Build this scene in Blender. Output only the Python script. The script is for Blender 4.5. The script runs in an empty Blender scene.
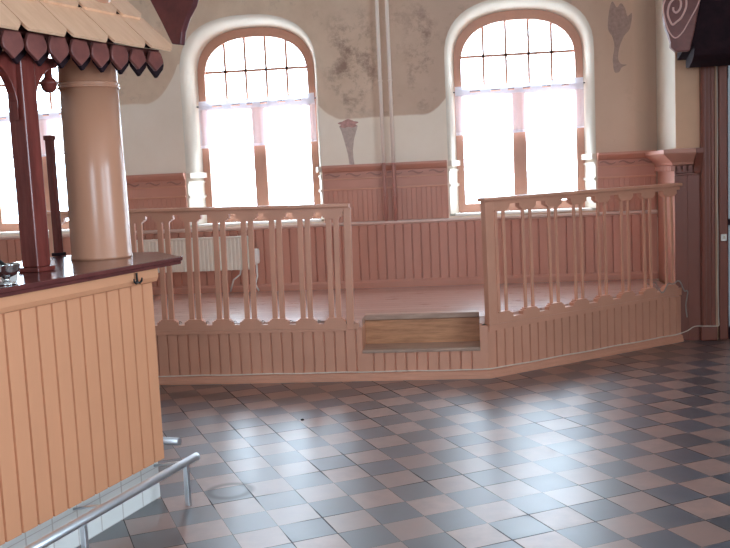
import bpy, bmesh, math, random
from mathutils import Vector, Matrix
random.seed(7)
C = bpy.context.scene.collection
PI = math.pi
def R(a): return math.radians(a)

# ------------------------------------------------------------------ colours / materials
def lin(c):
    c = c/255.0
    return c/12.92 if c <= .04045 else ((c+.055)/1.055)**2.4
def rgb(r, g, b): return (lin(r), lin(g), lin(b), 1.0)

class NT:
    def __init__(s, name):
        s.m = bpy.data.materials.new(name); s.m.use_nodes = True
        s.t = s.m.node_tree; s.t.nodes.clear()
        s.out = s.t.nodes.new('ShaderNodeOutputMaterial')
    def n(s, typ, **kw):
        nd = s.t.nodes.new(typ)
        for k, v in kw.items():
            if k in ('operation', 'blend_type', 'data_type', 'noise_dimensions', 'wave_type', 'bands_direction', 'feature', 'interpolation_type', 'distance'):
                setattr(nd, k, v)
        return nd
    def link(s, a, b): s.t.links.new(a, b)
    def put(s, sock, v):
        if isinstance(v, bpy.types.NodeSocket): s.link(v, sock)
        else: sock.default_value = v
    def math(s, op, a, b=0.0, c=None, clamp=False):
        nd = s.n('ShaderNodeMath', operation=op); nd.use_clamp = clamp
        s.put(nd.inputs[0], a); s.put(nd.inputs[1], b)
        if c is not None: s.put(nd.inputs[2], c)
        return nd.outputs[0]
    def mix(s, f, a, b, blend='MIX'):
        nd = s.n('ShaderNodeMix', data_type='RGBA', blend_type=blend)
        s.put(nd.inputs[0], f); s.put(nd.inputs[6], a); s.put(nd.inputs[7], b)
        return nd.outputs[2]
    def coord(s): return s.n('ShaderNodeTexCoord').outputs['Object']
    def sep(s, v):
        nd = s.n('ShaderNodeSeparateXYZ'); s.link(v, nd.inputs[0]); return nd.outputs
    def mapping(s, v, scale=(1, 1, 1), loc=(0, 0, 0)):
        nd = s.n('ShaderNodeMapping'); s.link(v, nd.inputs[0])
        nd.inputs['Scale'].default_value = scale; nd.inputs['Location'].default_value = loc
        return nd.outputs[0]
    def noise(s, v, scale, detail=4, rough=.5):
        nd = s.n('ShaderNodeTexNoise'); s.link(v, nd.inputs['Vector'])
        nd.inputs['Scale'].default_value = scale; nd.inputs['Detail'].default_value = detail
        nd.inputs['Roughness'].default_value = rough
        return nd.outputs[0]
    def ramp(s, f, lo, hi):
        nd = s.n('ShaderNodeMapRange'); s.put(nd.inputs[0], f)
        nd.inputs[1].default_value = lo; nd.inputs[2].default_value = hi
        nd.inputs[3].default_value = 0; nd.inputs[4].default_value = 1; nd.clamp = True
        return nd.outputs[0]
    def bsdf(s, color, rough=.5, spec=.5, metal=0, normal=None, coat=0, crough=.34):
        b = s.n('ShaderNodeBsdfPrincipled')
        s.put(b.inputs['Base Color'], color); s.put(b.inputs['Roughness'], rough)
        b.inputs['Specular IOR Level'].default_value = spec; b.inputs['Metallic'].default_value = metal
        s.put(b.inputs['Coat Weight'], coat); b.inputs['Coat Roughness'].default_value = crough; b.inputs['Coat IOR'].default_value = 1.5
        if normal is not None: s.link(normal, b.inputs['Normal'])
        return b.outputs[0]
    def bump(s, h, strength=.2, dist=.01):
        nd = s.n('ShaderNodeBump'); nd.inputs['Strength'].default_value = strength; nd.inputs['Distance'].default_value = dist
        s.link(h, nd.inputs['Height']); return nd.outputs[0]
    def done(s, sh): s.link(sh, s.out.inputs[0]); return s.m

def paint(name, c, rough=.45, var=.10, scale=3.0, stretch=(1, 1, 1), spec=.4, metal=0, bump=.0):
    """painted / solid surface with a slight uneven tone"""
    t = NT(name); v = t.mapping(t.coord(), stretch)
    f = t.noise(v, scale, 5, .6)
    f = t.ramp(f, .3, .7)
    c0 = tuple(x*(1-var) for x in c[:3])+(1,); c1 = tuple(min(1, x*(1+var)) for x in c[:3])+(1,)
    col = t.mix(f, c0, c1)
    nm = t.bump(t.noise(v, scale*14, 3), bump, .004) if bump else None
    return t.done(t.bsdf(col, rough, spec, metal, nm))

def wood(name, c, c2, rough=.4, along=(1, 12, 12), scale=3.0, spec=.4):
    t = NT(name); v = t.mapping(t.coord(), along)
    f = t.ramp(t.noise(v, scale, 6, .65), .3, .72)
    col = t.mix(f, c, c2)
    return t.done(t.bsdf(col, rough, spec))

M = {}
M['pink'] = paint('pink_painted_wood', rgb(200, 142, 122), .42, .07, 2.0, (1, 1, .35))
M['pinkrail'] = paint('pink_rail_paint', rgb(208, 150, 124), .34, .07, 2.5)
M['pink_in_shade'] = paint('pink_paint_in_shade', rgb(132, 78, 64), .40, .10, 3.0, (1, 1, .3))  # panelling pink darkened to carry the shade on the pier front and door casing
M['pinkdark'] = paint('darker_pink_paint', rgb(168, 116, 100), .42, .07, 2.0)  # slightly darker pink for the carved frieze waves
M['bar'] = paint('salmon_bar_paint', rgb(214, 150, 112), .5, .05, 2.0, (1, 1, .3))
M['column'] = paint('column_paint', rgb(192, 138, 110), .27, .05, 3.0, (1, 1, .2), spec=.5)
M['frame'] = paint('window_frame_paint', rgb(204, 150, 126), .4, .08, 3)
M['cream'] = paint('cream_reveal', rgb(216, 206, 190), .6, .05, 3)
M['white'] = paint('white_paint', rgb(238, 234, 228), .35, .04, 4)
M['ledge'] = paint('pale_ledge_paint', rgb(226, 196, 182), .3, .06, 4)
M['redwood'] = wood('red_brown_varnish', rgb(128, 60, 52), rgb(94, 40, 36), .25, (10, 10, 1.2), 3, .5)
M['maroon'] = wood('maroon_stain', rgb(132, 76, 68), rgb(104, 58, 54), .36, (4, 4, 4), 3)
M['maroonold'] = wood('old_maroon_stain', rgb(104, 56, 56), rgb(78, 40, 44), .35, (4, 4, 4), 3)
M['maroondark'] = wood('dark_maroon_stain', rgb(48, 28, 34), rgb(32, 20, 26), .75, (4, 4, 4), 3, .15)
M['counter'] = wood('dark_varnished_worktop', rgb(112, 60, 56), rgb(84, 44, 44), .16, (3, 14, 3), 2.5, .5)
M['shingle'] = wood('tan_shingle', rgb(236, 192, 158), rgb(222, 174, 140), .5, (12, 2, 2), 2)
M['oak'] = wood('worn_oak', rgb(204, 148, 108), rgb(156, 106, 74), .45, (2, 18, 18), 2.5)
M['greyoak'] = wood('grey_worn_oak', rgb(190, 158, 138), rgb(150, 120, 104), .4, (2, 18, 18), 2.5)
M['steel'] = paint('brushed_steel', rgb(226, 232, 238), .38, .05, 6, (1, 1, 1), metal=1.0)
M['silver'] = paint('polished_silver', rgb(220, 220, 220), .12, .03, 6, metal=1.0)
M['black'] = paint('black_iron', rgb(24, 22, 22), .5, .1, 8)
M['darkgrey'] = paint('dark_grey_metal', rgb(80, 82, 90), .35, .1, 8, metal=.6)
M['cable'] = paint('off_white_cable', rgb(226, 212, 196), .4, .05, 8)
M['greycable'] = paint('grey_cable', rgb(150, 140, 132), .5, .1, 8)
M['pipe'] = paint('cream_pipe', rgb(244, 228, 214), .35, .06, 3)
M['piperose'] = paint('pink_pipe', rgb(186, 130, 118), .35, .06, 3)
M['radiator'] = paint('white_radiator', rgb(236, 228, 214), .3, .03, 4)
M['ceiling'] = paint('pale_ceiling', rgb(226, 222, 218), .8, .05, 2)
M['wallplain'] = paint('room_plaster', rgb(206, 192, 182), .8, .08, 1.5)
M['tan'] = paint('tan_plaster', rgb(220, 178, 146), .75, .08, 2)
M['stencilred'] = paint('faded_red_paint', rgb(196, 150, 140), .8, .22, 40)
M['stencilpale'] = paint('faded_pale_paint', rgb(196, 174, 162), .8, .14, 30)
M['stencilgrey'] = paint('faded_grey_paint', rgb(178, 150, 138), .8, .16, 30)

def deck_mat():
    t = NT('stage_boards'); v = t.coord(); x = t.sep(v)
    row = t.math('FLOOR', t.math('DIVIDE', x[1], .12))
    fr = t.math('FRACT', t.math('DIVIDE', x[1], .12))
    nz = t.n('ShaderNodeTexWhiteNoise'); nz.noise_dimensions = '1D'; t.link(row, nz.inputs['W'])
    g = t.noise(t.mapping(v, (1.5, 18, 1)), 3, 5, .6)
    col = t.mix(t.ramp(g, .3, .7), rgb(186, 146, 132), rgb(206, 168, 152))
    col = t.mix(t.math('MULTIPLY', nz.outputs[0], .35), col, rgb(160, 112, 96))
    col = t.mix(t.math('LESS_THAN', fr, .04), col, rgb(96, 62, 54))
    return t.done(t.bsdf(col, t.math('MULTIPLY_ADD', g, .15, .22), .8, 0, None, .8, .2))
M['deck'] = deck_mat()

def floor_mat():
    t = NT('checker_floor_tiles'); v = t.coord()
    th, s, ox, oy, phi = .378, .1362*1.47, -.2117*1.47, 2.7164*1.47, .115
    cx, sx = math.cos(phi), math.sin(phi)
    O = (ox*cx-oy*sx, ox*sx+oy*cx)
    a = th+phi
    ei = (math.cos(a)/s, math.sin(a)/s, 0); ej = (math.sin(a)/s, -math.cos(a)/s, 0)
    def dot(e):
        nd = t.n('ShaderNodeVectorMath', operation='DOT_PRODUCT'); t.link(v, nd.inputs[0]); nd.inputs[1].default_value = e
        return nd.outputs['Value']
    u = t.math('SUBTRACT', dot(ei), ei[0]*O[0]+ei[1]*O[1]); w = t.math('SUBTRACT', dot(ej), ej[0]*O[0]+ej[1]*O[1])
    fu, fw = t.math('FLOOR', u), t.math('FLOOR', w)
    par = t.math('FLOORED_MODULO', t.math('ADD', fu, fw), 2.0)
    cb = t.n('ShaderNodeCombineXYZ'); t.link(fu, cb.inputs[0]); t.link(fw, cb.inputs[1])
    wn = t.n('ShaderNodeTexWhiteNoise'); wn.noise_dimensions = '3D'; t.link(cb.outputs[0], wn.inputs['Vector'])
    r1 = wn.outputs['Value']; rc = wn.outputs['Color']
    n1 = t.noise(v, 9, 6, .65); n2 = t.noise(v, 1.3, 3, .5)
    light = t.mix(r1, rgb(122, 88, 76), rgb(148, 110, 96)); dark = t.mix(r1, rgb(28, 30, 42), rgb(48, 52, 70))
    light = t.mix(t.ramp(n1, .35, .75), light, rgb(118, 92, 84)); dark = t.mix(t.ramp(n1, .35, .75), dark, rgb(50, 48, 54))
    col = t.mix(par, dark, light)
    # grout joints, uneven
    def edge(x):
        f = t.math('FRACT', x); return t.math('MINIMUM', f, t.math('SUBTRACT', 1.0, f))
    e = t.math('MINIMUM', edge(u), edge(w))
    gw = t.math('MULTIPLY_ADD', t.ramp(t.noise(v, 2.2, 2), .46, .64), .015, .003)
    gm = t.math('LESS_THAN', e, gw)
    col = t.mix(t.math('MULTIPLY', gm, .9), col, rgb(26, 23, 24))
    # worn ring left on one tile
    nd = t.n('ShaderNodeVectorMath', operation='DISTANCE'); t.link(v, nd.inputs[0]); nd.inputs[1].default_value = (RING[0], RING[1], 0)
    rd = t.math('ABSOLUTE', t.math('SUBTRACT', nd.outputs['Value'], .10))
    rm = t.math('MULTIPLY', t.math('SUBTRACT', 1.0, t.ramp(rd, .006, .03)), .6)
    col = t.mix(rm, col, rgb(60, 56, 58))
    rough = t.math('ADD', t.math('MULTIPLY_ADD', n1, .14, .30), t.math('MULTIPLY_ADD', r1, .07, t.math('MULTIPLY', n2, .06)))
    # each tile lies a hair out of level
    sub = t.n('ShaderNodeVectorMath', operation='SUBTRACT'); t.link(rc, sub.inputs[0]); sub.inputs[1].default_value = (.5, .5, .5)
    mul = t.n('ShaderNodeVectorMath', operation='MULTIPLY'); t.link(sub.outputs[0], mul.inputs[0]); mul.inputs[1].default_value = (.03, .03, 0)
    geo = t.n('ShaderNodeNewGeometry')
    hb = t.math('SUBTRACT', t.math('MULTIPLY', t.noise(v, 5, 4), .5), t.math('MULTIPLY', gm, .4))
    bm = t.n('ShaderNodeBump'); bm.inputs['Strength'].default_value = .05; bm.inputs['Distance'].default_value = .01; t.link(hb, bm.inputs['Height'])
    add = t.n('ShaderNodeVectorMath', operation='ADD'); t.link(bm.outputs[0], add.inputs[0]); t.link(mul.outputs[0], add.inputs[1])
    nrm = t.n('ShaderNodeVectorMath', operation='NORMALIZE'); t.link(add.outputs[0], nrm.inputs[0])
    return t.done(t.bsdf(col, t.math('ADD', rough, t.math('MULTIPLY', gm, .5)), .8, 0, nrm.outputs[0], t.math('MULTIPLY', t.math('SUBTRACT', 1.0, t.math('MULTIPLY', gm, .9)), t.math('SUBTRACT', 1.0, rm))))
RING = (-1.18, 4.10)
M['floor'] = floor_mat()

def plaster_mat():
    """cream plaster below, stained brown plaster above with rounded-in lower edges"""
    t = NT('two_tone_plaster'); v = t.coord(); o = t.sep(v); x, z = o[0], o[2]
    wob = t.math('MULTIPLY_ADD', t.noise(v, 3, 3), .05, -.025)
    # height of the lower edge of the brown zone as a function of x
    dc = t.math('MAXIMUM', t.math('SUBTRACT', t.math('ABSOLUTE', t.math('ADD', x, .74)), .36), 0.0)
    hc = t.math('MULTIPLY_ADD', t.math('POWER', dc, 2.0), 2.6, 2.03)
    dl = t.math('MAXIMUM', t.math('ADD', x, 3.0), 0.0)
    hl = t.math('MULTIPLY_ADD', t.math('POWER', dl, 2.0), 3.0, 2.27)
    hc = t.math('MINIMUM', hc, 2.62); hl = t.math('MINIMUM', hl, 2.62)
    h = t.mix(t.math('LESS_THAN', x, -2.0), hc, hl)
    h = t.mix(t.math('GREATER_THAN', x, .5), h, (1.0, 1.0, 1.0, 1))
    m = t.ramp(t.math('SUBTRACT', t.math('ADD', z, wob), h), -.008, .008)
    n1 = t.noise(v, 2.2, 6, .62); n2 = t.noise(t.mapping(v, (1, 1, 1), (3, 0, 1)), 4.5, 8, .75)
    brown = t.mix(t.ramp(n1, .3, .72), rgb(210, 182, 156), rgb(234, 210, 184))
    # dark flaking patches between the windows and by the left window
    dx = t.math('DIVIDE', t.math('ADD', x, 1.0), .28); dz = t.math('DIVIDE', t.math('SUBTRACT', z, 2.55), .55)
    near = t.math('SUBTRACT', 1.0, t.ramp(t.math('ADD', t.math('MULTIPLY', dx, dx), t.math('MULTIPLY', dz, dz)), .2, 1.3))
    st = t.math('MULTIPLY', t.ramp(n2, .48, .62), near)
    dx2 = t.math('DIVIDE', t.math('ADD', x, .35), .18)
    near2 = t.math('SUBTRACT', 1.0, t.ramp(t.math('ADD', t.math('MULTIPLY', dx2, dx2), t.math('MULTIPLY', dz, dz)), .2, 1.3))
    st = t.math('MAXIMUM', st, t.math('MULTIPLY', t.ramp(n2, .50, .66), near2))
    st = t.math('MAXIMUM', st, t.math('MULTIPLY', t.ramp(n2, .56, .72), .5))
    hue = t.ramp(t.math('ADD', x, t.math('MULTIPLY', n1, .8)), -1.2, .4)
    brown = t.mix(t.math('MULTIPLY', hue, .55), brown, rgb(190, 156, 140))
    brown = t.mix(t.math('MULTIPLY', st, .72), brown, rgb(128, 96, 86))
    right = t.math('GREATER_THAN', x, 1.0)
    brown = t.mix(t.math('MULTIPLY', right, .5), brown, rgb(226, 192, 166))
    corner_dark = t.math('MULTIPLY', t.ramp(t.math('ADD', x, t.math('MULTIPLY', n1, .12)), 1.60, 1.72), .4)  # plaster darkens towards the right end of the wall
    brown = t.mix(corner_dark, brown, rgb(110, 92, 82))
    cream = t.mix(t.ramp(n1, .3, .7), rgb(242, 226, 206), rgb(248, 234, 216))
    col = t.mix(m, cream, brown)
    return t.done(t.bsdf(col, .8, .25, 0, t.bump(n2, .08, .01)))
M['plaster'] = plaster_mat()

def tile_mat():
    t = NT('white_plinth_tiles'); v = t.coord(); o = t.sep(v)
    f = t.math('FRACT', t.math('DIVIDE', o[0], .15)); g = t.math('FRACT', t.math('DIVIDE', o[2], .15))
    e = t.math('MINIMUM', f, g); e = t.math('MINIMUM', e, t.math('SUBTRACT', 1.0, f))
    col = t.mix(t.math('LESS_THAN', e, .025), rgb(236, 236, 232), rgb(208, 203, 197))
    return t.done(t.bsdf(col, .2, .5))
M['tile'] = tile_mat()

def pane_mat():
    t = NT('clear_window_glass')
    tr = t.n('ShaderNodeBsdfTransparent'); gl = t.n('ShaderNodeBsdfGlossy'); gl.inputs['Roughness'].default_value = .03
    mx = t.n('ShaderNodeMixShader'); mx.inputs[0].default_value = .06
    t.link(tr.outputs[0], mx.inputs[1]); t.link(gl.outputs[0], mx.inputs[2])
    return t.done(mx.outputs[0])
M['glass'] = pane_mat()
def dim_glass_mat():
    t = NT('dimmed_door_glass')
    tr = t.n('ShaderNodeBsdfTransparent'); tr.inputs[0].default_value = (.12, .12, .12, 1)  # grey tint added to weaken the pane's sheen on the floor
    df = t.n('ShaderNodeBsdfTranslucent'); df.inputs[0].default_value = (.25, .25, .25, 1)
    mx = t.n('ShaderNodeMixShader'); mx.inputs[0].default_value = .3
    t.link(tr.outputs[0], mx.inputs[1]); t.link(df.outputs[0], mx.inputs[2])
    return t.done(mx.outputs[0])
M['dimglass'] = dim_glass_mat()
def cloth_mat():
    t = NT('sheer_white_cloth'); o = t.sep(t.coord())
    df = t.n('ShaderNodeBsdfDiffuse'); df.inputs[0].default_value = rgb(246, 242, 248)
    tl = t.n('ShaderNodeBsdfTranslucent'); tl.inputs[0].default_value = rgb(222, 218, 232)
    tr = t.n('ShaderNodeBsdfTransparent')
    m1 = t.n('ShaderNodeMixShader'); m1.inputs[0].default_value = .14
    t.link(df.outputs[0], m1.inputs[1]); t.link(tl.outputs[0], m1.inputs[2])
    m2 = t.n('ShaderNodeMixShader')
    hem = t.math('MAXIMUM', t.math('GREATER_THAN', o[2], -.05), t.math('LESS_THAN', o[2], -.39))
    t.put(m2.inputs[0], t.math('MULTIPLY_ADD', hem, -.32, .36))
    t.link(m1.outputs[0], m2.inputs[1]); t.link(tr.outputs[0], m2.inputs[2])
    return t.done(m2.outputs[0])
M['cloth'] = cloth_mat()

# ------------------------------------------------------------------ mesh builder
class MB:
    def __init__(s): s.v = []; s.f = []; s.sm = []
    def add(s, vs, fs, smooth=False):
        o = len(s.v); s.v += [tuple(p) for p in vs]
        for f in fs: s.f.append([i+o for i in f]); s.sm.append(smooth)
        return s
    def box(s, x0, x1, y0, y1, z0, z1):
        vs = [(x, y, z) for z in (z0, z1) for y in (y0, y1) for x in (x0, x1)]
        return s.add(vs, [(0, 2, 3, 1), (4, 5, 7, 6), (0, 1, 5, 4), (2, 6, 7, 3), (0, 4, 6, 2), (1, 3, 7, 5)])
    def prism(s, pts, fn, t0, t1):
        n = len(pts)
        vs = [fn(a, b, t0) for a, b in pts]+[fn(a, b, t1) for a, b in pts]
        fs = [list(range(n))[::-1], list(range(n, 2*n))]+[(i, (i+1) % n, n+(i+1) % n, n+i) for i in range(n)]
        return s.add(vs, fs)
    def xz(s, pts, y0, y1): return s.prism(pts, lambda a, b, t: (a, t, b), y0, y1)
    def xy(s, pts, z0, z1): return s.prism(pts, lambda a, b, t: (a, b, t), z0, z1)
    def yz(s, pts, x0, x1): return s.prism(pts, lambda a, b, t: (t, a, b), x0, x1)
    def tube(s, path, r, seg=10, closed=False):
        P = [Vector(p) for p in path]; n = len(P); vs = []; fs = []
        up = None
        for i, p in enumerate(P):
            d = (P[min(i+1, n-1)]-P[max(i-1, 0)]).normalized()
            if up is None:
                up = Vector((0, 0, 1)) if abs(d.z) < .9 else Vector((1, 0, 0))
            a = (up-d*up.dot(d)).normalized(); up = a; b = d.cross(a)
            rr = r[i] if isinstance(r, (list, tuple)) else r
            for k in range(seg):
                t = 2*PI*k/seg; vs.append(p+a*math.cos(t)*rr+b*math.sin(t)*rr)
        for i in range(n-1):
            for k in range(seg):
                fs.append((i*seg+k, i*seg+(k+1) % seg, (i+1)*seg+(k+1) % seg, (i+1)*seg+k))
        s.add(vs, fs, True)
        return s.add(vs[:seg]+vs[-seg:], [list(range(seg))[::-1], list(range(seg, 2*seg))])
    def lathe(s, prof, c=(0, 0, 0), seg=32):
        vs = []; fs = []; n = len(prof)
        for r, z in prof:
            for k in range(seg):
                t = 2*PI*k/seg; vs.append((c[0]+r*math.cos(t), c[1]+r*math.sin(t), c[2]+z))
        for i in range(n-1):
            for k in range(seg):
                fs.append((i*seg+k, i*seg+(k+1) % seg, (i+1)*seg+(k+1) % seg, (i+1)*seg+k))
        fs2 = []
        if prof[0][0] > 1e-5: fs2.append(list(range(seg))[::-1])
        if prof[-1][0] > 1e-5: fs2.append(list(range((n-1)*seg, n*seg)))
        o = len(s.v); s.add(vs, fs, True)
        for f in fs2: s.f.append([i+o for i in f]); s.sm.append(False)
        return s
    def build(s, name, mat, parent=None, world=False, bevel=0.0, loc=None, split=False):
        if parent is not None and world:
            mi = Matrix.Translation(parent.location) @ Matrix.Rotation(parent.rotation_euler.z, 4, 'Z')
            mi = mi.inverted(); vs = [mi @ Vector(p) for p in s.v]
        else: vs = [Vector(p) for p in s.v]
        if loc is not None: vs = [p-Vector(loc) for p in vs]
        me = bpy.data.meshes.new(name); me.from_pydata([tuple(p) for p in vs], [], s.f)
        for p, k in zip(me.polygons, s.sm): p.use_smooth = k
        bm = bmesh.new(); bm.from_mesh(me)
        bmesh.ops.remove_doubles(bm, verts=bm.verts, dist=1e-6)
        bmesh.ops.recalc_face_normals(bm, faces=bm.faces); bm.to_mesh(me); bm.free()
        me.materials.append(M[mat] if isinstance(mat, str) else mat)
        o = bpy.data.objects.new(name, me); C.objects.link(o)
        if parent is not None: o.parent = parent
        if loc is not None: o.location = loc
        if bevel:
            m = o.modifiers.new('edges', 'BEVEL'); m.width = bevel; m.segments = 2; m.limit_method = 'ANGLE'; m.angle_limit = R(50)
        return o

def thing(name, label, cat, loc=(0, 0, 0), rz=0, group=None):
    o = bpy.data.objects.new(name, None); C.objects.link(o); o.location = loc; o.rotation_euler = (0, 0, rz)
    o.empty_display_size = .1
    return tag(o, label, cat, group)
def tag(o, label, cat, group=None):
    o['label'] = label; o['category'] = cat
    if group: o['group'] = group
    return o
def struct(o, label=None, cat=None):
    o['kind'] = 'structure'
    if label: o['label'] = label
    if cat: o['category'] = cat
    return o
def root(name, loc=(0, 0, 0), rz=0):
    o = bpy.data.objects.new(name, None); C.objects.link(o); o.location = loc; o.rotation_euler = (0, 0, rz); o.empty_display_size = .1
    return o

def bead(mb, s0, s1, z0, z1, y=0.0, pitch=.08, th=.018, gd=.007, gw=.006, start=None):
    """tongue-and-groove boards along local x, front face towards -y at y"""
    pts = [(s0, y)]
    x = (start if start is not None else s0+pitch)
    while x < s1-gw*1.5:
        if x > s0+gw*1.5: pts += [(x-gw, y), (x-gw*.4, y+gd), (x+gw*.4, y+gd), (x+gw, y)]
        x += pitch
    pts += [(s1, y), (s1, y+th), (s0, y+th)]
    return mb.xy(pts, z0, z1)

def arch(cx, hw, z0, zs, rise, n=24, e=2.5):
    """closed outline (x,z) of an opening with a flat rounded head"""
    pts = [(cx-hw, z0), (cx-hw, zs)]
    for i in range(1, n):
        t = PI*(1-i/n)
        c, s_ = math.cos(t), math.sin(t)
        pts.append((cx+hw*math.copysign(abs(c)**(2/e), c), zs+rise*abs(s_)**(2/e)))
    return pts+[(cx+hw, zs), (cx+hw, z0)]
def arch_z(x, cx, hw, zs, rise, e=2.5):
    u = min(1, abs((x-cx)/hw)); return zs+rise*(1-u**e)**(1/e)

# ------------------------------------------------------------------ room shell
XL, XR, YB, YR, ZC = -6.4, 3.6, 8.4, -3.2, 3.75
def slab(name, b, mat): return struct(MB().box(*b).build(name, mat))
slab('floor', (XL-.3, XR+.3, YR-.3, YB+.4, -.12, 0), 'floor')
slab('ceiling', (XL-.3, XR+.3, YR-.3, YB+.4, ZC, ZC+.15), 'ceiling')

WIN = [(-4.16, .655), (-1.99, .655), (.52, .67)]        # centre, half width at the wall face
WFR = [(-4.16, .575), (-1.967, .573), (.524, .594)]      # the same at the frame
SILL = 1.085
def wall_with_arches():
    bm = bmesh.new()
    def loop(pts, y):
        vs = [bm.verts.new((a, y, b)) for a, b in pts]
        return vs, [bm.edges.new((vs[i], vs[(i+1) % len(vs)])) for i in range(len(vs))]
    outer = [(XL-.3, 0), (1.732, 0), (1.732, ZC), (XL-.3, ZC)]
    fo, fe = loop(outer, YB); bo, be = loop(outer, YB+.36)
    fes, bes = list(fe), list(be); pairs = []
    for (cx, hw), (c2, h2) in zip(WIN, WFR):
        a, ae = loop(arch(cx, hw, SILL, 2.52, .52), YB)
        b, _ = loop(arch(c2, h2, SILL, 2.50, .455), YB+.23)
        c, ce = loop(arch(c2, h2, SILL, 2.50, .455), YB+.36)
        fes += ae; bes += ce; pairs += [(a, b), (b, c)]
    bmesh.ops.triangle_fill(bm, use_beauty=True, edges=fes)
    bmesh.ops.triangle_fill(bm, use_beauty=True, edges=bes)
    for f in bm.faces: f.material_index = 0
    for a, b in pairs:
        n = len(a)
        for i in range(n):
            f = bm.faces.new((a[i], a[(i+1) % n], b[(i+1) % n], b[i])); f.material_index = 1; f.smooth = True
    n = 4
    for i in range(n): bm.faces.new((fo[i], fo[(i+1) % n], bo[(i+1) % n], bo[i]))
    bmesh.ops.recalc_face_normals(bm, faces=bm.faces)
    me = bpy.data.meshes.new('wall_back'); bm.to_mesh(me); bm.free()
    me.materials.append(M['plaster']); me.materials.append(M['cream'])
    o = bpy.data.objects.new('wall_back', me); C.objects.link(o)
    return struct(o)
WB = wall_with_arches()

# faded painted ornaments on the plaster
mb = MB()
mb.xz([(-1.068, 1.61), (-1.02, 1.60), (-1.028, 1.66), (-1.03, 1.74), (-1.015, 1.84), (-.985, 1.93), (-.975, 1.965), (-1.15, 1.965), (-1.13, 1.92), (-1.10, 1.80), (-1.078, 1.70)], YB-.002, YB)
oc = mb.build('painted_goblet', 'stencilpale', WB); oc['label'] = 'faded grey painted goblet stem on the cream plaster'
mb = MB()
pts = [(-1.063+(.085+.016*math.sin(7*a))*math.cos(a), 1.985+(.036+.008*math.sin(5*a))*math.sin(a)) for a in [2*PI*i/40 for i in range(40)]]
oc2 = mb.xz(pts, YB-.004, YB-.002).build('painted_flowers', 'stencilred', WB); oc2['label'] = 'faded red painted flowers in the goblet'
mb = MB()
leaf = [(1.335, 2.35), (1.375, 2.345), (1.40, 2.385), (1.445, 2.405), (1.395, 2.415), (1.368, 2.47), (1.385, 2.57), (1.425, 2.66), (1.475, 2.72), (1.495, 2.85), (1.455, 2.83), (1.435, 2.90), (1.40, 2.945), (1.365, 2.91), (1.325, 2.965), (1.295, 2.87), (1.285, 2.73), (1.325, 2.65), (1.338, 2.56), (1.322, 2.46)]
sm = []
for k in range(len(leaf)):
    p0, p1, p2, p3 = (Vector(leaf[(k+d) % len(leaf)]) for d in (-1, 0, 1, 2))
    for t in (0, .25, .5, .75): sm.append(tuple(.5*(2*p1+(p2-p0)*t+(2*p0-5*p1+4*p2-p3)*t*t+(3*p1-p0-3*p2+p3)*t**3)))
mb.xz(sm, YB-.002, YB)
mb.v = [(x+.03, y, z-.03) for x, y, z in mb.v]
mb.build('painted_leaf', 'stencilgrey', WB)['label'] = 'faded grey painted leaf ornament high on the plaster'

# side, rear and door walls with the openings that light the room
def wall_x(name, x0, x1, y0, y1, holes, mat):
    mb = MB(); ys = y0
    for (a, b, z0, z1) in holes:
        mb.box(x0, x1, ys, a, 0, ZC); mb.box(x0, x1, a, b, 0, z0); mb.box(x0, x1, a, b, z1, ZC); ys = b
    mb.box(x0, x1, ys, y1, 0, ZC)
    return struct(mb.build(name, mat))
def wall_y(name, y0, y1, x0, x1, holes, mat):
    mb = MB(); xs = x0
    for (a, b, z0, z1) in holes:
        mb.box(xs, a, y0, y1, 0, ZC); mb.box(a, b, y0, y1, 0, z0); mb.box(a, b, y0, y1, z1, ZC); xs = b
    mb.box(xs, x1, y0, y1, 0, ZC)
    return struct(mb.build(name, mat))
RW = [(-1.2, .3, 1.0, 3.0), (1.3, 2.8, 1.0, 3.0)]
RR = [(-1.2, .3, 1.0, 3.0)]
wall_x('wall_right', XR, XR+.3, YR, 7.68, RW, 'wallplain')
wall_x('wall_left', XL-.3, XL, YR, YB, [], 'wallplain')
wall_y('wall_rear', YR-.3, YR, XL, XR, RR, 'wallplain')

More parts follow.
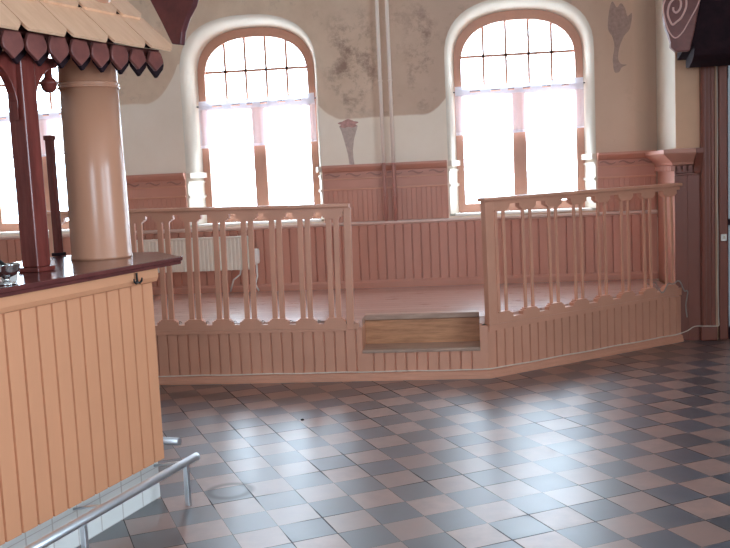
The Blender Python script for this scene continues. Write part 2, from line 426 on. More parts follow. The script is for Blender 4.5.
# ------------------------------------------------------------------ windows of the back wall
def window(i):
    (c, h), cw = WFR[i], WIN[i]
    r = struct(root('window_%d' % (i+1), (c, YB+.23, SILL)))
    mb = MB()
    A = arch(c, h, SILL+.02, 2.50, .455); B = arch(c, h-.07, SILL+.10, 2.47, .40)
    n = len(A); y0, y1 = YB+.225, YB+.30
    vs = [(a, y, b) for P, y in ((A, y0), (B, y0), (A, y1), (B, y1)) for a, b in P]; fs = []
    for k in range(n):
        j = (k+1) % n
        fs += [(k, j, n+j, n+k), (2*n+k, 3*n+k, 3*n+j, 2*n+j), (n+k, n+j, 3*n+j, 3*n+k), (k, 2*n+k, 2*n+j, j)]
    mb.add(vs, fs).build('window_frame', 'frame', r, True)
    MB().box(c-.062, c+.062, YB+.22, YB+.30, SILL+.10, 2.20).build('mullion', 'frame', r, True, .004)
    MB().box(c-h+.07, c+h-.07, YB+.235, YB+.29, 2.195, 2.255).build('transom', 'frame', r, True, .004)
    mb = MB(); g = h-.07
    for k in range(1, 5):
        x = c-g+2*g*k/5
        mb.box(x-.011, x+.011, YB+.25, YB+.28, 2.255, arch_z(x, c, g, 2.47, .40)+.01)
    mb.box(c-g, c+g, YB+.25, YB+.28, 2.547, 2.571)
    mb.build('glazing_bars', 'frame', r, True)
    G = arch(c, h-.072, SILL+.102, 2.47, .398)
    MB().xz(G, YB+.262, YB+.266).build('pane', 'glass', r, True)
    # sill board and the mouldings of the dado carried round into the reveal
    MB().box(c-h-.03, c+h+.03, YB-.012, YB+.225, SILL, SILL+.02).build('sill', 'white', r, True, .003)
    mb = MB()
    for sgn in (-1, 1):
        X0 = cw[0]+sgn*cw[1]; X1 = c+sgn*h
        def at(u): return X0+(X1-X0)*u
        for z0, z1, w in ((SILL+.02, 1.36, .006), (1.36, 1.385, .02), (1.385, 1.50, .006), (1.50, 1.52, .014), (1.55, 1.60, .035)):
            ins = -sgn*w
            mb.xy([(at(.02), YB+.003), (at(.98), YB+.224), (at(.98)+ins, YB+.224), (at(.02)+ins, YB+.003)], z0, z1)
    mb.build('reveal_moulding', 'cream', r, True)  # dado pink turned cream here to carry the glare of the window light
    return r
for i in range(3): window(i)

def curtain(i, where):
    c, h = WFR[i]; y = YB+.185; z = 2.255
    rod = thing('curtain_rod', 'thin dark curtain rod across the window ' + where, 'curtain rod', (c, y+.012, 2.245), 0, 'curtain rods of the arched windows')
    MB().tube([(-h-.035, 0, -.012), (h+.035, 0, .012)], .006, 8).build('rod', 'darkgrey', rod)
    for sg in (-1, 1):
        MB().lathe([(0, -.013), (.009, -.010), (.013, 0), (.009, .010), (0, .013)], (sg*(h+.035), 0, sg*.012), 12).build('finial', 'darkgrey', rod)
    nx, zs = 120, [0.045, .004, -.016, -.052, -.12, -.20, -.30, -.38, -.395, -.41]
    L = h-.005
    slots = [(-.76, -.60), (-.44, -.29), (-.17, -.07), (.06, .18), (.36, .50), (.66, .78)]
    vs = []; fs = []
    for b, dz in enumerate(zs):
        for a in range(nx+1):
            u = -1+2*a/nx
            x = u*L+(.006*math.sin(u*9) if dz < -.03 else 0)
            fold = (.010*math.sin(u*38+.6*math.sin(u*7)))*min(1, max(0, -dz-.04)/.1)
            sag = -.006*math.cos(u*PI/2) + .012*math.sin(u*5)*max(0, -dz)
            vs.append((x, fold-.004, dz+sag+.012*u))
    for b in range(len(zs)-1):
        for a in range(nx):
            u = -1+2*(a+.5)/nx
            if b == 1 and any(s0 < u < s1 for s0, s1 in slots): continue
            fs.append((b*(nx+1)+a, b*(nx+1)+a+1, (b+1)*(nx+1)+a+1, (b+1)*(nx+1)+a))
    o = MB().add(vs, fs, True).build('curtain', 'cloth'); o.location = (c, y, z-.005)
    tag(o, 'sheer white half curtain threaded on a rod at the window ' + where, 'curtain', 'half curtains of the arched windows')
curtain(0, 'behind the fat column')
curtain(1, 'above the radiator')
curtain(2, 'nearest the right corner')

# ------------------------------------------------------------------ dado panelling of the back wall
def dado(nm, x0, x1):
    mb = MB(); bead(mb, x0, x1, 1.07, 1.375, YB-.022, .046, .02, .005, .004)
    mb.box(x0, x1, YB-.020, YB-.001, 1.375, 1.60)
    r = struct(mb.build(nm, 'pink'))
    MB().box(x0, x1, YB-.034, YB-.019, 1.368, 1.386).build('dado_strip', 'pinkrail', r, bevel=.004)
    MB().box(x0, x1, YB-.030, YB-.018, 1.468, 1.482).build('frieze_bead', 'pinkrail', r, bevel=.003)
    MB().yz([(YB-.018, 1.535), (YB-.040, 1.55), (YB-.062, 1.575), (YB-.068, 1.585), (YB-.068, 1.605), (YB-.001, 1.605), (YB-.001, 1.60), (YB-.018, 1.59)], x0, x1).build('cap_moulding', 'pink', r)
    k = int((x1-x0)/.17)
    for i in range(k):       # carved wavy brackets of the frieze
        cx = x0+(x1-x0)*(i+.5)/k; prof = []
        for a in range(9): t = a/8; prof.append((cx-.07+.14*t, 1.512+.012*math.sin(t*2*PI)+.006))
        for a in range(9): t = 1-a/8; prof.append((cx-.07+.14*t, 1.512+.012*math.sin(t*2*PI)-.008*(1-abs(2*t-1))-.004))
        MB().xz(prof, YB-.036, YB-.019).build('carved_wave', 'pinkdark', r)
    return r
dado('trim_1', XL, -4.825); dado('trim_2', -3.495, -2.655); dado('trim_3', -1.325, -.16); dado('trim_4', 1.20, 1.715)

DZ = .445       # height of the raised floor
mb = MB(); bead(mb, XL, 1.715, DZ+.07, 1.045, YB-.040, .083, .038, .014, .007)
low = struct(mb.build('trim_5', 'pink'))
MB().yz([(YB-.060, DZ), (YB-.060, DZ+.05), (YB-.050, DZ+.07), (YB-.001, DZ+.07), (YB-.001, DZ)], XL, 1.715).build('skirting', 'pink', low)
MB().yz([(YB-.040, 1.035), (YB-.055, 1.045), (YB-.068, 1.05), (YB-.068, 1.068), (YB-.001, 1.068), (YB-.001, 1.035)], XL, 1.715).build('ledge', 'ledge', low)

# ------------------------------------------------------------------ pier at the right end and the glazed door beside it
PY = 7.68; PX = 1.732
pier = struct(MB().box(PX, 2.06, PY, YB+.2, 0, ZC).build('wall_pier', 'tan'))
MB().box(PX-.002, PX, PY+.01, YB-.001, 1.6, ZC).build('lit_plaster', 'cream', pier)['label'] = 'plaster with window light put into its pale colour'  # paler sheet over the tan plaster stands in for window light
t6 = struct(MB().box(PX-.016, PX, PY, YB-.065, DZ, 1.50).build('trim_6', 'pink'))
mb = MB(); bead(mb, PX-.016, 1.92, 0, 1.50, PY-.018, .098, .018, .003, .003)
mb.build('front_boards', 'pink_in_shade', t6)
cap = [(.0, 1.455), (.022, 1.465), (.030, 1.485), (.065, 1.515), (.098, 1.545), (.110, 1.56), (.110, 1.590), (.0, 1.597)]
X0_, Y0_ = PX-.016, PY-.018
vs = []; fs = []; n = len(cap)
for a, z in cap: vs.append((X0_-a, YB-.07, z))
for a, z in cap: vs.append((X0_-a, Y0_-a, z))
for a, z in cap: vs.append((1.86, Y0_-a, z))
vs += [(PX, YB-.07, 1.455), (PX, YB-.07, 1.597), (PX, PY, 1.455), (PX, PY, 1.597), (1.86, PY, 1.455), (1.86, PY, 1.597)]
for b in (0, n):
    for k in range(n-1): fs.append((b+k, b+k+1, b+n+k+1, b+n+k))
fs += [(n-1, 3*n+1, 3*n+3, 2*n-1), (2*n-1, 3*n+3, 3*n+5, 3*n-1), tuple(range(2*n, 3*n))+(3*n+5, 3*n+4), (0, n, 3*n+2, 3*n), (n, 2*n, 3*n+4, 3*n+2), tuple(range(0, n))+(3*n+1, 3*n)]
MB().add(vs, fs).build('cap_moulding', 'pink', t6)
MB().yz([(PY-.001, 1.36), (PY-.045, 1.40), (PY-.06, 1.45), (PY-.135, 1.555), (PY-.135, 1.592), (PY-.001, 1.597)], 1.862, 1.915).build('cap_bracket', 'pink_in_shade', t6)
MB().yz([(PY-.018, 1.375), (PY-.032, 1.38), (PY-.032, 1.392), (PY-.018, 1.398)], X0_, 1.90).build('bead', 'pink_in_shade', t6)
for k in range(12):
    y = PY-.03+k*.056
    MB().box(X0_-.035, X0_, y, y+.028, 1.415, 1.456).build('dentil', 'pink', t6)
for k in range(4):
    x = 1.725+k*.046
    MB().box(x, x+.024, PY-.053, PY-.0182, 1.415, 1.456).build('dentil', 'pink_in_shade', t6)
d1 = struct(root('door_1', (2.3, 7.680, 0)))
mb = MB()     # fluted casing
mb.xy([(1.92, 7.678), (1.92, 7.630), (1.938, 7.620), (1.950, 7.620), (1.954, 7.630), (1.984, 7.630), (1.968, 7.620), (1.98, 7.620), (1.984, 7.630), (1.994, 7.630), (1.998, 7.620), (2.016, 7.620), (2.028, 7.630), (2.028, 7.678)], .12, 2.30)
mb.build('casing', 'pink_in_shade', d1, True)
MB().box(1.905, 2.038, 7.608, 7.678, 0, .12).build('casing_plinth', 'pink_in_shade', d1, True, .012)
MB().box(2.06, 2.130, 7.635, 7.770, 0, 2.45).build('jamb', 'pink_in_shade', d1, True, .01)
mb = MB(); mb.box(2.130, 2.46, 7.680, 7.740, 0, .10); mb.box(2.130, 2.46, 7.680, 7.740, 2.37, 2.45); mb.box(2.44, 2.46, 7.680, 7.740, .1, 2.37); mb.box(2.130, 2.144, 7.680, 7.740, .1, 2.37)
mb.box(2.144, 2.44, 7.690, 7.730, .95, 1.0)
mb.build('door_leaf', 'maroondark', d1, True)
MB().box(2.144, 2.44, 7.708, 7.712, .10, 2.37).build('pane', 'dimglass', d1, True)
MB().box(2.128, 2.144, 7.665, 7.680, 2.14, 2.24).build('hinge', 'black', d1, True, .002)
struct(MB().box(2.06, XR, 7.680, 7.9, 2.45, ZC).box(2.46, XR, 7.680, 7.9, 0, 2.45).build('wall_door', 'wallplain'))

# ------------------------------------------------------------------ the stage
YS = 6.415; PY = 7.68
stage = thing('stage', 'low pink panelled wooden stage with a step cut into its front', 'stage', (-1.0, YS, 0))
A0 = Vector((.125, YS, 0)); ANG = R(36.9); AV = Vector((math.cos(ANG), math.sin(ANG), 0)); AN = Vector((-AV.y, AV.x, 0))
SX0, SX1, SY = -.785, .070, YS+.26
fx = XL+.01; BT = .382; LE = 2.03
MB().xy([(fx, YS+.042), (SX0, YS+.042), (SX0, SY), (SX1, SY), (SX1, YS+.042), (.108, YS+.042), (1.69, 7.645), (1.69, YB-.062), (fx, YB-.062)], DZ-.055, DZ).build('deck', 'deck', stage, True)
mb = MB(); bead(mb, fx, SX0, .05, BT, YS, .079, .02, .013, .007, start=-6.36); bead(mb, SX0, SX1, .05, .203, YS, .079, .02, .013, .007); mb.box(SX1, .123, YS, YS+.02, .05, BT)
mb.build('front_boards', 'pinkrail', stage, True)
def slant(mb):
    mb.v = [tuple(A0+AV*x+AN*y+Vector((0, 0, z))) for x, y, z in mb.v]; return mb
mb = MB(); bead(mb, 0, LE, .05, BT, 0, .079, .02, .013, .007)
slant(mb).build('front_boards', 'pinkrail', stage, True)
prof = [(0, 0), (.026, 0), (.026, .022), (.020, .028), (.020, .046), (.010, .056), (0, .058)]
MB().prism(prof, lambda a, b, t: (t, YS-a, b), fx, .125+.010).build('base_moulding', 'pinkrail', stage, True)
slant(MB().prism(prof, lambda a, b, t: (t, -a, b), -.008, LE)).build('base_moulding', 'pinkrail', stage, True)
st = MB().box(SX0, SX1, YS-.014, SY-.001, .203, .226).build('tread', 'greyoak', stage, True, .004)
st['label'] = 'greyish worn wooden tread'
MB().box(SX0, SX1, SY-.02, SY-.001, .226, DZ-.04).build('riser', 'oak', stage, True)['label'] = 'bare golden oak riser'
MB().box(SX0, SX1, SY-.035, SY+.06, DZ-.035, DZ+.004).build('nosing', 'greyoak', stage, True, .003)
for x in (SX0-.018, SX1): MB().box(x, x+.018, YS+.021, SY, .205, DZ-.056).build('step_cheek', 'pinkrail', stage, True)

# ------------------------------------------------------------------ balustrades
def scallop(ts, t0, t1, zb, z_lo, z_mid, z_hi, w):
    """edge of a fretted rail: blocks at every pair, hollows between; returns (t,z) pts from t0 to t1"""
    pts = [(t0, z_lo if ts[0]-w[0] <= t0 else z_hi)]
    for t in ts:
        for a, z in ((-w[2], z_hi), (-w[2], z_mid), (-w[1], z_mid), (-w[1], (z_mid+z_lo)/2), (-w[0], (z_mid+z_lo)/2), (-w[0], z_lo), (w[0], z_lo), (w[0], (z_mid+z_lo)/2), (w[1], (z_mid+z_lo)/2), (w[1], z_mid), (w[2], z_mid), (w[2], z_hi)):
            if t0 < t+a < t1: pts.append((t+a, z))
    pts.append((t1, pts[-1][1]))
    return pts
def railing(label, loc, rz, tilt, L0, L1, ts, sw, sp, zt, dep, cat='railing'):
    r = thing('balustrade', label, cat, loc, rz, 'balustrades of the stage'); r.rotation_euler = (0, tilt, rz)
    # local: x along, y back, z up from the top of the stage front
    w = (.052, .066, .080)
    e = scallop(ts, L0, L1, 0, zt-.105, zt-.085, zt-.055, w)
    MB().xz([(L0, zt-.028)]+e+[(L1, zt-.028)], -.008, .036).build('fretted_fascia', 'pinkrail', r)
    MB().prism([(-.022, zt-.028), (-.028, zt-.02), (-.026, zt-.004), (-.016, zt), (.044, zt), (.054, zt-.004), (.056, zt-.02), (.05, zt-.028)], lambda a, b, t: (t, a, b), L0-.012, L1+.012).build('handrail', 'pinkrail', r)
    e = scallop(ts, L0, L1, 0, .086, .066, .042, w)
    ex = .058 if L0 < 0 else 0
    MB().xz([(L0, .004)]+e+[(L1+ex*.5, e[-1][1]), (L1+ex*.5, .05), (L1+ex, .05), (L1+ex, .004)], -.010, .038).build('fretted_base_rail', 'pinkrail', r)
    MB().xz([(L0, -.045), (L1, -.012), (L1, .003), (L0, .003)], -.010, -.001).build('skirt_strip', 'pinkrail', r)
    for t in ts:
        for s_ in (-1, 1):
            x = t+s_*sp/2
            if x-sw/2 < L0 or x+sw/2 > L1: continue
            MB().box(x-sw/2, x+sw/2, .012-dep/2, .012+dep/2, .084, zt-.10).build('baluster', 'pinkrail', r, bevel=.003)
    return r
# left length: slightly out of level
LT = [-.115-.2100*k for k in range(11)]
rl = railing('long pink balustrade on the left of the step, behind the bar', (-.862, YS, BT), 0, R(1.0), -2.45, .0, LT[::-1], .037, .054, .915, .026)
MB().box(-.030, .022, -.012, .038, .0, .888).build('newel', 'pinkrail', rl, bevel=.004)
for k in range(7):      # small curls left at the foot of the blocks
    t = LT[k]+.088
    if t < -.02:
        MB().tube([(t+.012*math.cos(a)*(1-a/9), .012, .058+.014*math.sin(a)*(1-a/9)) for a in [j*.5 for j in range(10)]], .0035, 6).build('curl', 'greycable', rl)
RT = [.155+.251*k for k in range(8)]
rr = railing('shorter pink balustrade slanting from the step to the right wall', tuple(A0+Vector((0, 0, BT))), ANG, -R(.55), .008, LE, RT, .025, .070, .915, .014)
MB().box(.010, .088, -.014, .040, .0, .885).build('newel', 'pinkrail', rr, bevel=.004)

# ------------------------------------------------------------------ radiator and pipes
rad = thing('radiator', 'white ribbed panel radiator on the wainscot under the middle window', 'radiator', (-2.6, YB-.10, .66))
x0, x1 = -3.18, -2.04; n = 30; pts = []
for k in range(n):
    a = x0+(x1-x0)*k/n; b = (x1-x0)/n
    pts += [(a, YB-.135), (a+b*.3, YB-.135), (a+b*.45, YB-.125), (a+b*.75, YB-.125), (a+b*.9, YB-.135)]
pts += [(x1, YB-.135), (x1, YB-.085), (x0, YB-.085)]
MB().xy(pts, .665, .975).build('panel', 'radiator', rad, True)
MB().box(x0+.02, x1-.02, YB-.14, YB-.08, .965, .985).build('top_grille', 'radiator', rad, True, .004)
for xx in (x0+.2, x1-.24): MB().box(xx, xx+.04, YB-.086, YB-.041, .70, .95).build('bracket', 'radiator', rad, True)
mb = MB().tube([(x1, YB-.11, .72), (x1+.05, YB-.11, .72)], .012)
mb.lathe([(.0, 0), (.028, 0), (.034, .02), (.034, .12), (.028, .14), (0, .14)], (x1+.055, YB-.11, .72), 16)
mb.build('thermostat_valve', 'white', rad, True)
MB().tube([(x1+.055, YB-.11, .72), (x1+.055, YB-.11, .60), (x1+.03, YB-.10, .52), (x1+.06, YB-.10, DZ+.01)], .009).build('supply_pipe', 'white', rad, True)
MB().tube([(x1-.10, YB-.11, .665), (x1-.11, YB-.11, .62), (x1-.18, YB-.10, .57), (x1-.22, YB-.09, DZ+.01)], .008).build('return_pipe', 'white', rad, True)
for i, (x, r_, tx) in enumerate(((-.738, .017, 'left'), (-.648, .017, 'right'))):
    p = thing('heating_pipe', tx+'-hand one of the two vertical wall pipes between the arched windows', 'pipe', (x, YB-.095, 1.07), 0, 'vertical heating pipes')
    MB().tube([(x, YB-.095, 1.605), (x, YB-.095, ZC)], r_, 14).build('upper_pipe', 'pipe', p, True)
    MB().tube([(x, YB-.095, 1.07), (x, YB-.095, 1.605)], r_, 14).build('lower_pipe', 'piperose', p, True)['label'] = 'lower length painted pink like the panelling'
    for z in (1.30, 2.35, 3.2):
        MB().tube([(x, YB-.095, z-.006), (x, YB-.095, z+.006)], r_+.004, 14).box(x-.006, x+.006, YB-.095+r_, YB-.023 if z < 1.6 else YB-.001, z-.006, z+.006).build('pipe_clip', 'piperose' if z < 1.6 else 'pipe', p, True)

# ------------------------------------------------------------------ bar counter (local x along the bar, y away from the room)
T0 = (-1.497, 4.034, 0); BA = R(75)
bar = thing('bar_counter', 'salmon panelled bar counter with a dark varnished worktop and white tiled foot', 'bar counter', T0, BA)
BX0 = -3.6
mb = MB(); bead(mb, BX0, 0, .19, 1.045, -.03, .0865, .022, .014, .006, start=BX0+.0625)
mb.build('front_boards', 'bar', bar)
mb = MB(); bead(mb, 0, .70, .19, 1.045, 0, .0865, .022, .014, .006)
mb.v = [(-.001-y, -.008+x, z) for x, y, z in mb.v]
mb.build('end_boards', 'bar', bar)
MB().prism([(-.03, 1.035), (-.042, 1.04), (-.05, 1.06), (-.05, 1.100), (.69, 1.100), (.69, 1.035)], lambda a, b, t: (t, a, b), BX0, .028).build('cornice', 'bar', bar, bevel=.003)
MB().box(BX0, -.012, 0.0, .68, 0, .19).build('tiled_plinth', 'tile', bar)['label'] = 'white tiled foot'
top = [(BX0, -.075), (.20, -.075), (.235, -.055), (.245, -.02), (.50, .26), (.47, .60), (.30, .78), (BX0, .78)]
tp = MB().xy(top, 1.116, 1.136).build('worktop', 'counter', bar, bevel=.005)
MB().xy([(a*.995 if a > 0 else a, b+(.010 if b < 0 else -.01)) for a, b in top], 1.100, 1.116).build('worktop_underlayer', 'counter', bar, bevel=.004)

hook = thing('coat_hook', 'small black anchor-shaped hook under the bar top near its end', 'hook', (0, 0, 0))
hook.location = Matrix.Rotation(BA, 3, 'Z') @ Vector((-.158, -.0605, 1.050)) + Vector(T0); hook.rotation_euler = (0, 0, BA)
MB().box(-.005, .005, -.005, .001, .0, .047).build('shank', 'black', hook, bevel=.001)
for sg in (-1, 1):
    MB().tube([(0, -.006, .004), (sg*.014, -.007, .000), (sg*.026, -.008, .008), (sg*.031, -.008, .022)], [.005, .005, .005, .003], 8).build('prong', 'black', hook)

# foot rails
fr = thing('foot_rail', 'long brushed steel foot rail on posts along the front of the bar', 'foot rail', T0, BA, 'foot rails of the bar')
MB().tube([(BX0, -.197, .205), (.0, -.197, .205), (.02, -.197, .205)], .019, 16).build('rail', 'steel', fr)
for x in (-.075, -.80, -1.6, -2.5):
    MB().box(x-.011, x+.011, -.208, -.186, .0, .19).build('post', 'steel', fr, bevel=.002)
for x in (-.045, -.62, -1.35):
    MB().tube([(x, -.197, .20), (x, -.10, .185), (x, -.002, .165)], .006, 8).build('bracket', 'steel', fr)
fr2 = thing('foot_rail', 'short steel foot rail end peeking out past the end of the bar', 'foot rail', T0, BA, 'foot rails of the bar')
MB().tube([(.207, .02, .205), (.207, .60, .205)], .019, 16).build('rail', 'steel', fr2)
for y in (.22, .50):
    MB().box(.196, .218, y-.011, y+.011, .0, .19).build('post', 'steel', fr2, bevel=.002)

# things on the counter
def onbar(d, n, z=1.1362):
    return Matrix.Rotation(BA, 3, 'Z') @ Vector((d, -n, 0)) + Vector((T0[0], T0[1], z))
p = onbar(-.885, .005)
bowl = thing('serving_bowl', 'shiny silver footed bowl with a dark ladle on the bar', 'bowl', p)
MB().lathe([(0, 0), (.034, 0), (.036, .005), (.014, .014), (.012, .026), (.036, .036), (.050, .055), (.053, .075), (.056, .078), (.050, .076), (.046, .056), (.030, .042), (0, .038)], (0, 0, 0), 28).build('bowl_body', 'silver', bowl)
MB().tube([(.01, .01, .05), (-.03, .02, .085), (-.09, .05, .098)], [.012, .007, .006], 8).build('ladle', 'black', bowl)
p2 = onbar(-1.02, -.02)
nap = thing('saucer', 'white saucer lying on the bar in front of the silver bowl', 'saucer', p2)
MB().lathe([(0, 0), (.03, 0), (.034, .004), (.062, .014), (.066, .017), (.060, .016), (.03, .007), (0, .006)], (0, 0, 0), 28).build('dish', 'white', nap)
p3 = onbar(-.80, -.06)
gl = thing('tea_glass', 'small white cup beside the silver bowl on the bar', 'cup', p3)
MB().lathe([(0, 0), (.024, 0), (.028, .004), (.034, .05), (.035, .06), (.032, .06), (.030, .05), (.024, .008), (0, .008)], (0, 0, 0), 24).build('cup_body', 'white', gl)
gl.name = 'tea_cup'

# ------------------------------------------------------------------ fat column standing in the counter
cp = onbar(.185, -.385, 0); cp.z = 1.1362
col = thing('column', 'fat smooth salmon column rising from the end of the bar worktop', 'column', cp)
MB().lathe([(.150, 0), (.150, .012), (.146, .02), (.143, .4), (.138, .83)], (0, 0, 0), 48).build('shaft', 'column', col)
MB().lathe([(.138, .83), (.146, .832), (.149, .837), (.146, .842), (.1415, .845), (.145, .848), (.147, .853), (.144, .858), (.1395, .86)], (0, 0, 0), 48).build('ring_moulding', 'column', col)
MB().lathe([(.1395, .86), (.139, 1.4), (.15, 1.9), (.19, 2.2), (.21, ZC-1.1367)], (0, 0, 0), 48).build('upper_shaft', 'column', col)

# ------------------------------------------------------------------ canopy over the bar
CA = R(65.5); CE = (-1.43, 4.273, 2.12)
can = thing('bar_canopy', 'tan shingled canopy over the bar with a dark red scalloped fringe', 'canopy', CE, CA)
PIT = R(43); cu, su = math.cos(PIT), math.sin(PIT)
def roofpt(x, u, h): return (x, u*cu-h*su, u*su+h*cu)
X0 = -2.3
MB().prism([(X0, .055), (.097, .055), (.097, .95), (X0, .95)], lambda a, b, t: roofpt(a, b, t), -.022, -.004).build('roof_deck', 'maroondark', can)
xs = [.155-.2335*k for k in range(11)]
for row, (u0, u1, sh) in enumerate(((0, .275, 0), (.255, .53, .015), (.51, .80, .0), (.765, .97, .01))):
    for k in range(10):
        a0, a1 = xs[k+1]+sh+.003, xs[k]+sh-.003
        if row == 0 or True:
            a1 = min(a1, .098)
        c = .045
        poly = [(a0+.005, u0+.005), (a1-c, u0-.005), (a1, u0+c), (a1, u1), (a0, u1), (a0, u0+.02)]
        MB().prism(poly, lambda a, b, t: roofpt(a, b, t+(u1-b)*.05), -.002, .010).build('shingle', 'shingle', can)
# two overlapping rows of pointed drops
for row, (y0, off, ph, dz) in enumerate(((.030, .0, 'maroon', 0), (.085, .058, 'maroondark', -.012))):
    for k in range(17):
        x = -.005-.1165*k+off
        w = .053; z1 = .012; zt = -.100+dz
        if row == 0 and k < 2: zt += .012
        prof = [(x-w*.7, z1), (x+w*.7, z1), (x+w*.95, -.02), (x+w, zt*.42), (x+w*.86, zt*.60), (x, zt), (x-w*.86, zt*.60), (x-w, zt*.42), (x-w*.95, -.02)]
        if row == 0 and k < 2: prof = [(x-w*.6, .005), (x+w*.6, .005), (x+w, zt*.5), (x, zt), (x-w, zt*.5)]
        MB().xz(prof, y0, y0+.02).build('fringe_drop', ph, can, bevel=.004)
MB().box(X0, .10, .107, .16, -.045, .03).build('eave_beam', 'maroon', can)
# carved end board standing at the end of the roof
mb = MB()
mb.yz([(.02, .050), (-.035, .040), (-.048, .10), (-.085, .165), (-.13, .215), (-.15, .26), (-.145, .32), (-.10, .60), (.30, 1.0), (.45, .95), (.27, .50), (.14, .27), (.08, .165)], .100, .135)
mb.build('carved_end_board', 'maroonold', can, bevel=.005)
# knob
KX, KY, KZ = .188, .05, -.206
# post carrying the canopy
pp = onbar(-.42, -.262, 0)
inv = (Matrix.Translation(Vector(CE)) @ Matrix.Rotation(CA, 4, 'Z')).inverted()
lp = inv @ Vector((pp.x, pp.y, 1.1362))
pr = R(9)
def rot(mb, about, ang):
    c, s_ = math.cos(ang), math.sin(ang)
    mb.v = [(about[0]+(x-about[0])*c-(y-about[1])*s_, about[1]+(x-about[0])*s_+(y-about[1])*c, z) for x, y, z in mb.v]; return mb
h = .043
mb = MB()
mb.box(lp.x-h-.012, lp.x+h+.012, lp.y-h-.012, lp.y+h+.012, lp.z, lp.z+.02)
rot(mb, lp, pr).build('post_foot', 'redwood', can, bevel=.004)
mb = MB().box(lp.x-h, lp.x+h, lp.y-h, lp.y+h, lp.z+.02, -.02)
rot(mb, lp, pr).build('post', 'redwood', can, bevel=.006)
for sg in (-1, 1):     # curved braces under the beam
    prof = [(sg*h, -.06)]
    for j in range(9):
        t = j/8*PI/2; prof.append((sg*(h+.16-.15*math.cos(t)*1.0), -.30+.20*math.sin(t) if j else -.34))
    prof += [(sg*(h+.19), -.06)]
    mb = MB().prism(prof, lambda a, b, t: (lp.x+a, lp.y+t, b), -.022, .022)
    rot(mb, lp, pr).build('brace', 'redwood', can, bevel=.004)
MB().box(lp.x-1.5, lp.x+.45, lp.y-.04, lp.y+.04, -.02, .04).build('cross_beam', 'redwood', can)
mb = MB().lathe([(0, 0), (.020, .004), (.032, .018), (.036, .036), (.040, .040), (.040, .048), (.030, .055), (.018, .07), (.016, .14)], (lp.x+KX, lp.y+KY, KZ), 24)
mb.build('drop_knob', 'redwood', can)
MB().box(lp.x+KX-.03, lp.x+KX+.03, lp.y-.02, lp.y+KY+.04, -.02, .03).build('knob_beam', 'redwood', can)

# slim dark post at the far side of the worktop
sp_ = onbar(.33, -.775)
post2 = thing('slim_post', 'slim dark red wooden post on the far side of the worktop beside the column', 'post', sp_, BA)
MB().box(-.018, .018, -.018, .018, .0, .62).build('post_shaft', 'redwood', post2, bevel=.004)
MB().box(-.027, .027, -.027, .027, .0, .018).build('post_base', 'maroondark', post2, bevel=.003)
MB().box(-.023, .023, -.023, .023, .61, .635).build('post_cap', 'redwood', post2, bevel=.004)

# ------------------------------------------------------------------ carved canopy over the glazed door at the right
dc = thing('door_canopy', 'dark maroon canopy with a carved scroll end over the door at the right', 'canopy', (2.4, 7.5, 2.25))
out = [(1.558, 2.76), (1.552, 2.60), (1.566, 2.52), (1.588, 2.46), (1.605, 2.40), (1.602, 2.365), (1.642, 2.328), (1.745, 2.328), (1.775, 2.45), (1.83, 2.72), (1.88, 2.95), (1.80, 3.1), (1.62, 3.0)]
MB().xz(out, 7.25, 7.31).build('scroll_board', 'maroon', dc, True, .008)
def S(px, py): return (1.541+(px/6.85+650-662)*.00740, 7.246, 2.721-(py/6.85)*.00755)
def curve(pts, r, mat, name, y=0):
    P = [Vector(S(*q)) for q in pts]; path = []
    for i in range(len(P)-1):
        a, b, c, d = P[max(i-1, 0)], P[i], P[i+1], P[min(i+2, len(P)-1)]
        for j in range(6):
            t = j/6; path.append(.5*((2*b)+(c-a)*t+(2*a-5*b+4*c-d)*t*t+(3*b-a-3*c+d)*t**3))
    path.append(P[-1])
    return MB().tube(path, r, 8).build(name, mat, dc, True)
M['piping'] = paint('pale_carved_edge', rgb(226, 182, 172), .4, .05, 6)
curve([(380, -80), (345, 0), (315, 70), (265, 155), (222, 225), (180, 262), (150, 250), (120, 200), (97, 120), (90, 50), (105, 0), (130, -50)], .005, 'piping', 'scroll_edge')
curve([(240, -60), (247, 0), (245, 60), (215, 125), (180, 155), (152, 172), (132, 140), (120, 95), (128, 45), (150, 10), (185, -10), (210, 20), (205, 65), (180, 92), (160, 80), (158, 55)], .008, 'piping', 'spiral')
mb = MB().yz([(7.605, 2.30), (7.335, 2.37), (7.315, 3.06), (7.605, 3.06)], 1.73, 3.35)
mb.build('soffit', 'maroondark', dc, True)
MB().prism([(7.595, 2.235), (7.50, 2.225), (7.40, 2.26), (7.34, 2.30), (7.32, 2.345), (7.33, 2.40), (7.595, 2.31)], lambda a, b, t: (t, a, b), 1.795, 2.12).build('bottom_moulding', 'maroondark', dc, True)
MB().box(1.69, 1.729, 7.311, 7.66, 2.46, 3.0).build('side_block', 'maroondark', dc, True)

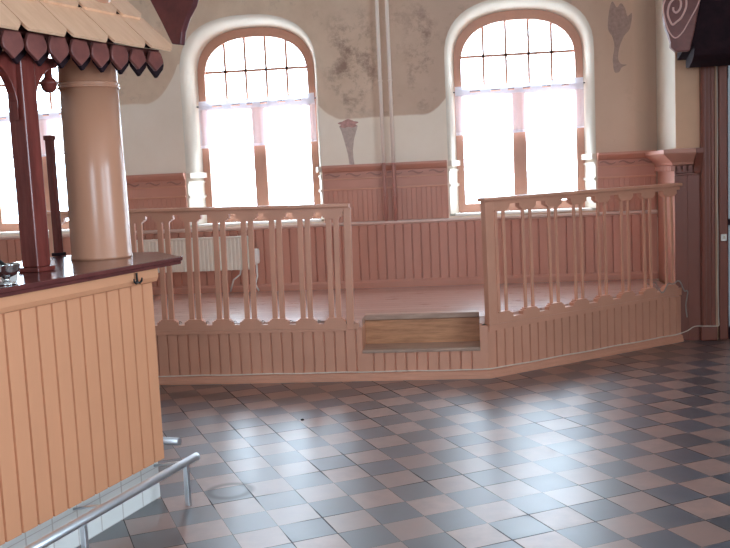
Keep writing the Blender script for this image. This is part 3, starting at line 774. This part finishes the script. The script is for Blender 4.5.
# ------------------------------------------------------------------ cables
def spline(P, k=6):
    P = [Vector(p) for p in P]; path = []
    for i in range(len(P)-1):
        a, b, c, d = P[max(i-1, 0)], P[i], P[i+1], P[min(i+2, len(P)-1)]
        for j in range(k):
            t = j/k; path.append(.5*((2*b)+(c-a)*t+(2*a-5*b+4*c-d)*t*t+(3*b-a-3*c+d)*t**3))
    return path+[P[-1]]
pts = []
for k in range(20):
    x = -3.2+k*(3.315/19); pts.append((x, YS-.012, .066+.002*math.sin(k*2.1)))
for k in range(1, 14):
    q = A0+AV*(k*.15)-AN*.012; pts.append((q.x, q.y, .066+.002*math.sin(k*1.7)))
pts += [(1.80, 7.640, .085), (1.86, 7.648, .118), (1.93, 7.60, .128), (2.02, 7.60, .125), (2.046, 7.605, .135), (2.048, 7.628, .19), (2.045, 7.632, .5), (2.047, 7.632, .80), (2.044, 7.632, 1.2), (2.047, 7.632, 1.7), (2.044, 7.632, 2.26)]
cb = thing('power_cable', 'thin off-white cable along the foot of the stage and up the door casing', 'cable', (-.5, 6.28, .1))
MB().tube(spline(pts, 4), .0045, 7).build('cable', 'cable', cb, True)
sw = thing('switch_box', 'small white switch box on the door jamb beside the cable', 'switch', (2.092, 7.63, .855))
MB().box(-.022, .022, -.018, .004, -.028, .028).build('box', 'white', sw, bevel=.004)
MB().box(-.009, .009, -.022, -.018, -.012, .012).build('rocker', 'cream', sw, bevel=.001)
q = A0+AV*1.90+Vector((0, 0, .520))
tang = thing('string_light_cable', 'tangled grey cable end by the foot of the right-hand balustrade', 'cable', tuple(q))
P = []
for k in range(30):
    t = k/29; P.append((-.22+.34*t, -.075-.012*math.sin(t*17), -.03+.035*math.sin(t*11)+.02*math.cos(t*23)))
P += [(.13, -.05, -.10), (.115, -.045, -.20), (.125, -.045, -.30)]
MB().tube(spline(P, 4), .005, 6).build('cable', 'greycable', tang)
crumb = MB().lathe([(0, 0), (.012, .002), (.010, .008), (0, .012)], (0, 0, 0), 8).build('crumb', 'black')
crumb.location = (-1.05, 5.35, .0); tag(crumb, 'tiny dark crumb lying on the tiled floor before the stage', 'litter')

# ------------------------------------------------------------------ sub-parts hang on the part that carries them
def under(root_, part, subs):
    kids = list(root_.children); base = lambda o: o.name.split('.')[0]
    p = [k for k in kids if base(k) == part][0]
    for k in kids:
        if base(k) in subs: k.parent = p
bpy.context.view_layer.update()
under(can, 'post', ('post_foot', 'brace')); under(can, 'knob_beam', ('drop_knob',)); under(bar, 'worktop', ('worktop_underlayer',))
under(rl, 'fretted_base_rail', ('curl', 'skirt_strip')); under(rr, 'fretted_base_rail', ('skirt_strip',))
under(col, 'shaft', ('ring_moulding',)); under(rad, 'thermostat_valve', ('supply_pipe',)); under(rad, 'panel', ('top_grille', 'return_pipe'))
under(dc, 'scroll_board', ('spiral', 'scroll_edge')); under(sw, 'box', ('rocker',))

# ------------------------------------------------------------------ light
W = bpy.data.worlds.new('daylight'); bpy.context.scene.world = W; W.use_nodes = True
bg = W.node_tree.nodes['Background']; bg.inputs[0].default_value = (.68, .85, 1.0, 1); bg.inputs[1].default_value = SKY = 13.5
def portal(name, loc, rot, sx, sy):
    l = bpy.data.lights.new(name, 'AREA'); l.shape = 'RECTANGLE'; l.size = sx; l.size_y = sy
    l.cycles.is_portal = True
    o = bpy.data.objects.new(name, l); C.objects.link(o); o.location = loc; o.rotation_euler = rot; return o
for i, (c, h) in enumerate(WFR):
    portal('window_daylight', (c, YB+.37, 2.03), (R(-90), 0, 0), 1.2, 1.9)
for y0, y1, z0, z1 in RW:
    portal('side_daylight', (XR+.31, (y0+y1)/2, (z0+z1)/2), (0, R(90), 0), z1-z0, y1-y0)
for x0, x1, z0, z1 in RR:
    portal('rear_daylight', ((x0+x1)/2, YR-.31, (z0+z1)/2), (R(90), 0, 0), x1-x0, z1-z0)
portal('door_daylight', (2.29, 8.0, 1.25), (R(-90), 0, 0), .35, 2.3)

# ------------------------------------------------------------------ camera (fitted to the floor tiles and the plumb lines)
f, pit, rol, phi = 897.27, .1058, -.0463, .115
cam = bpy.data.cameras.new('camera'); co = bpy.data.objects.new('camera', cam); C.objects.link(co)
cam.sensor_width = 36; cam.sensor_fit = 'HORIZONTAL'; cam.lens = f*36/730; cam.clip_start = .02
base = Matrix.Rotation(phi, 4, 'Z') @ Matrix.Rotation(R(90)-pit, 4, 'X') @ Matrix.Rotation(rol, 4, 'Z')
co.matrix_world = Matrix.Translation((0, 0, 1.47)) @ base
S_ = bpy.context.scene
S_.camera = co
S_.view_settings.view_transform = 'Standard'; S_.view_settings.look = 'None'
S_.view_settings.exposure = 0.42; S_.view_settings.gamma = 1.0; S_.view_settings.use_curve_mapping = False
S_.cycles.max_bounces = 10; S_.cycles.diffuse_bounces = 6; S_.cycles.transparent_max_bounces = 12
S_.cycles.use_denoising = True; S_.cycles.sample_clamp_indirect = 6.0
S_.cycles.caustics_reflective = False; S_.cycles.caustics_refractive = False
bpy.context.view_layer.update()
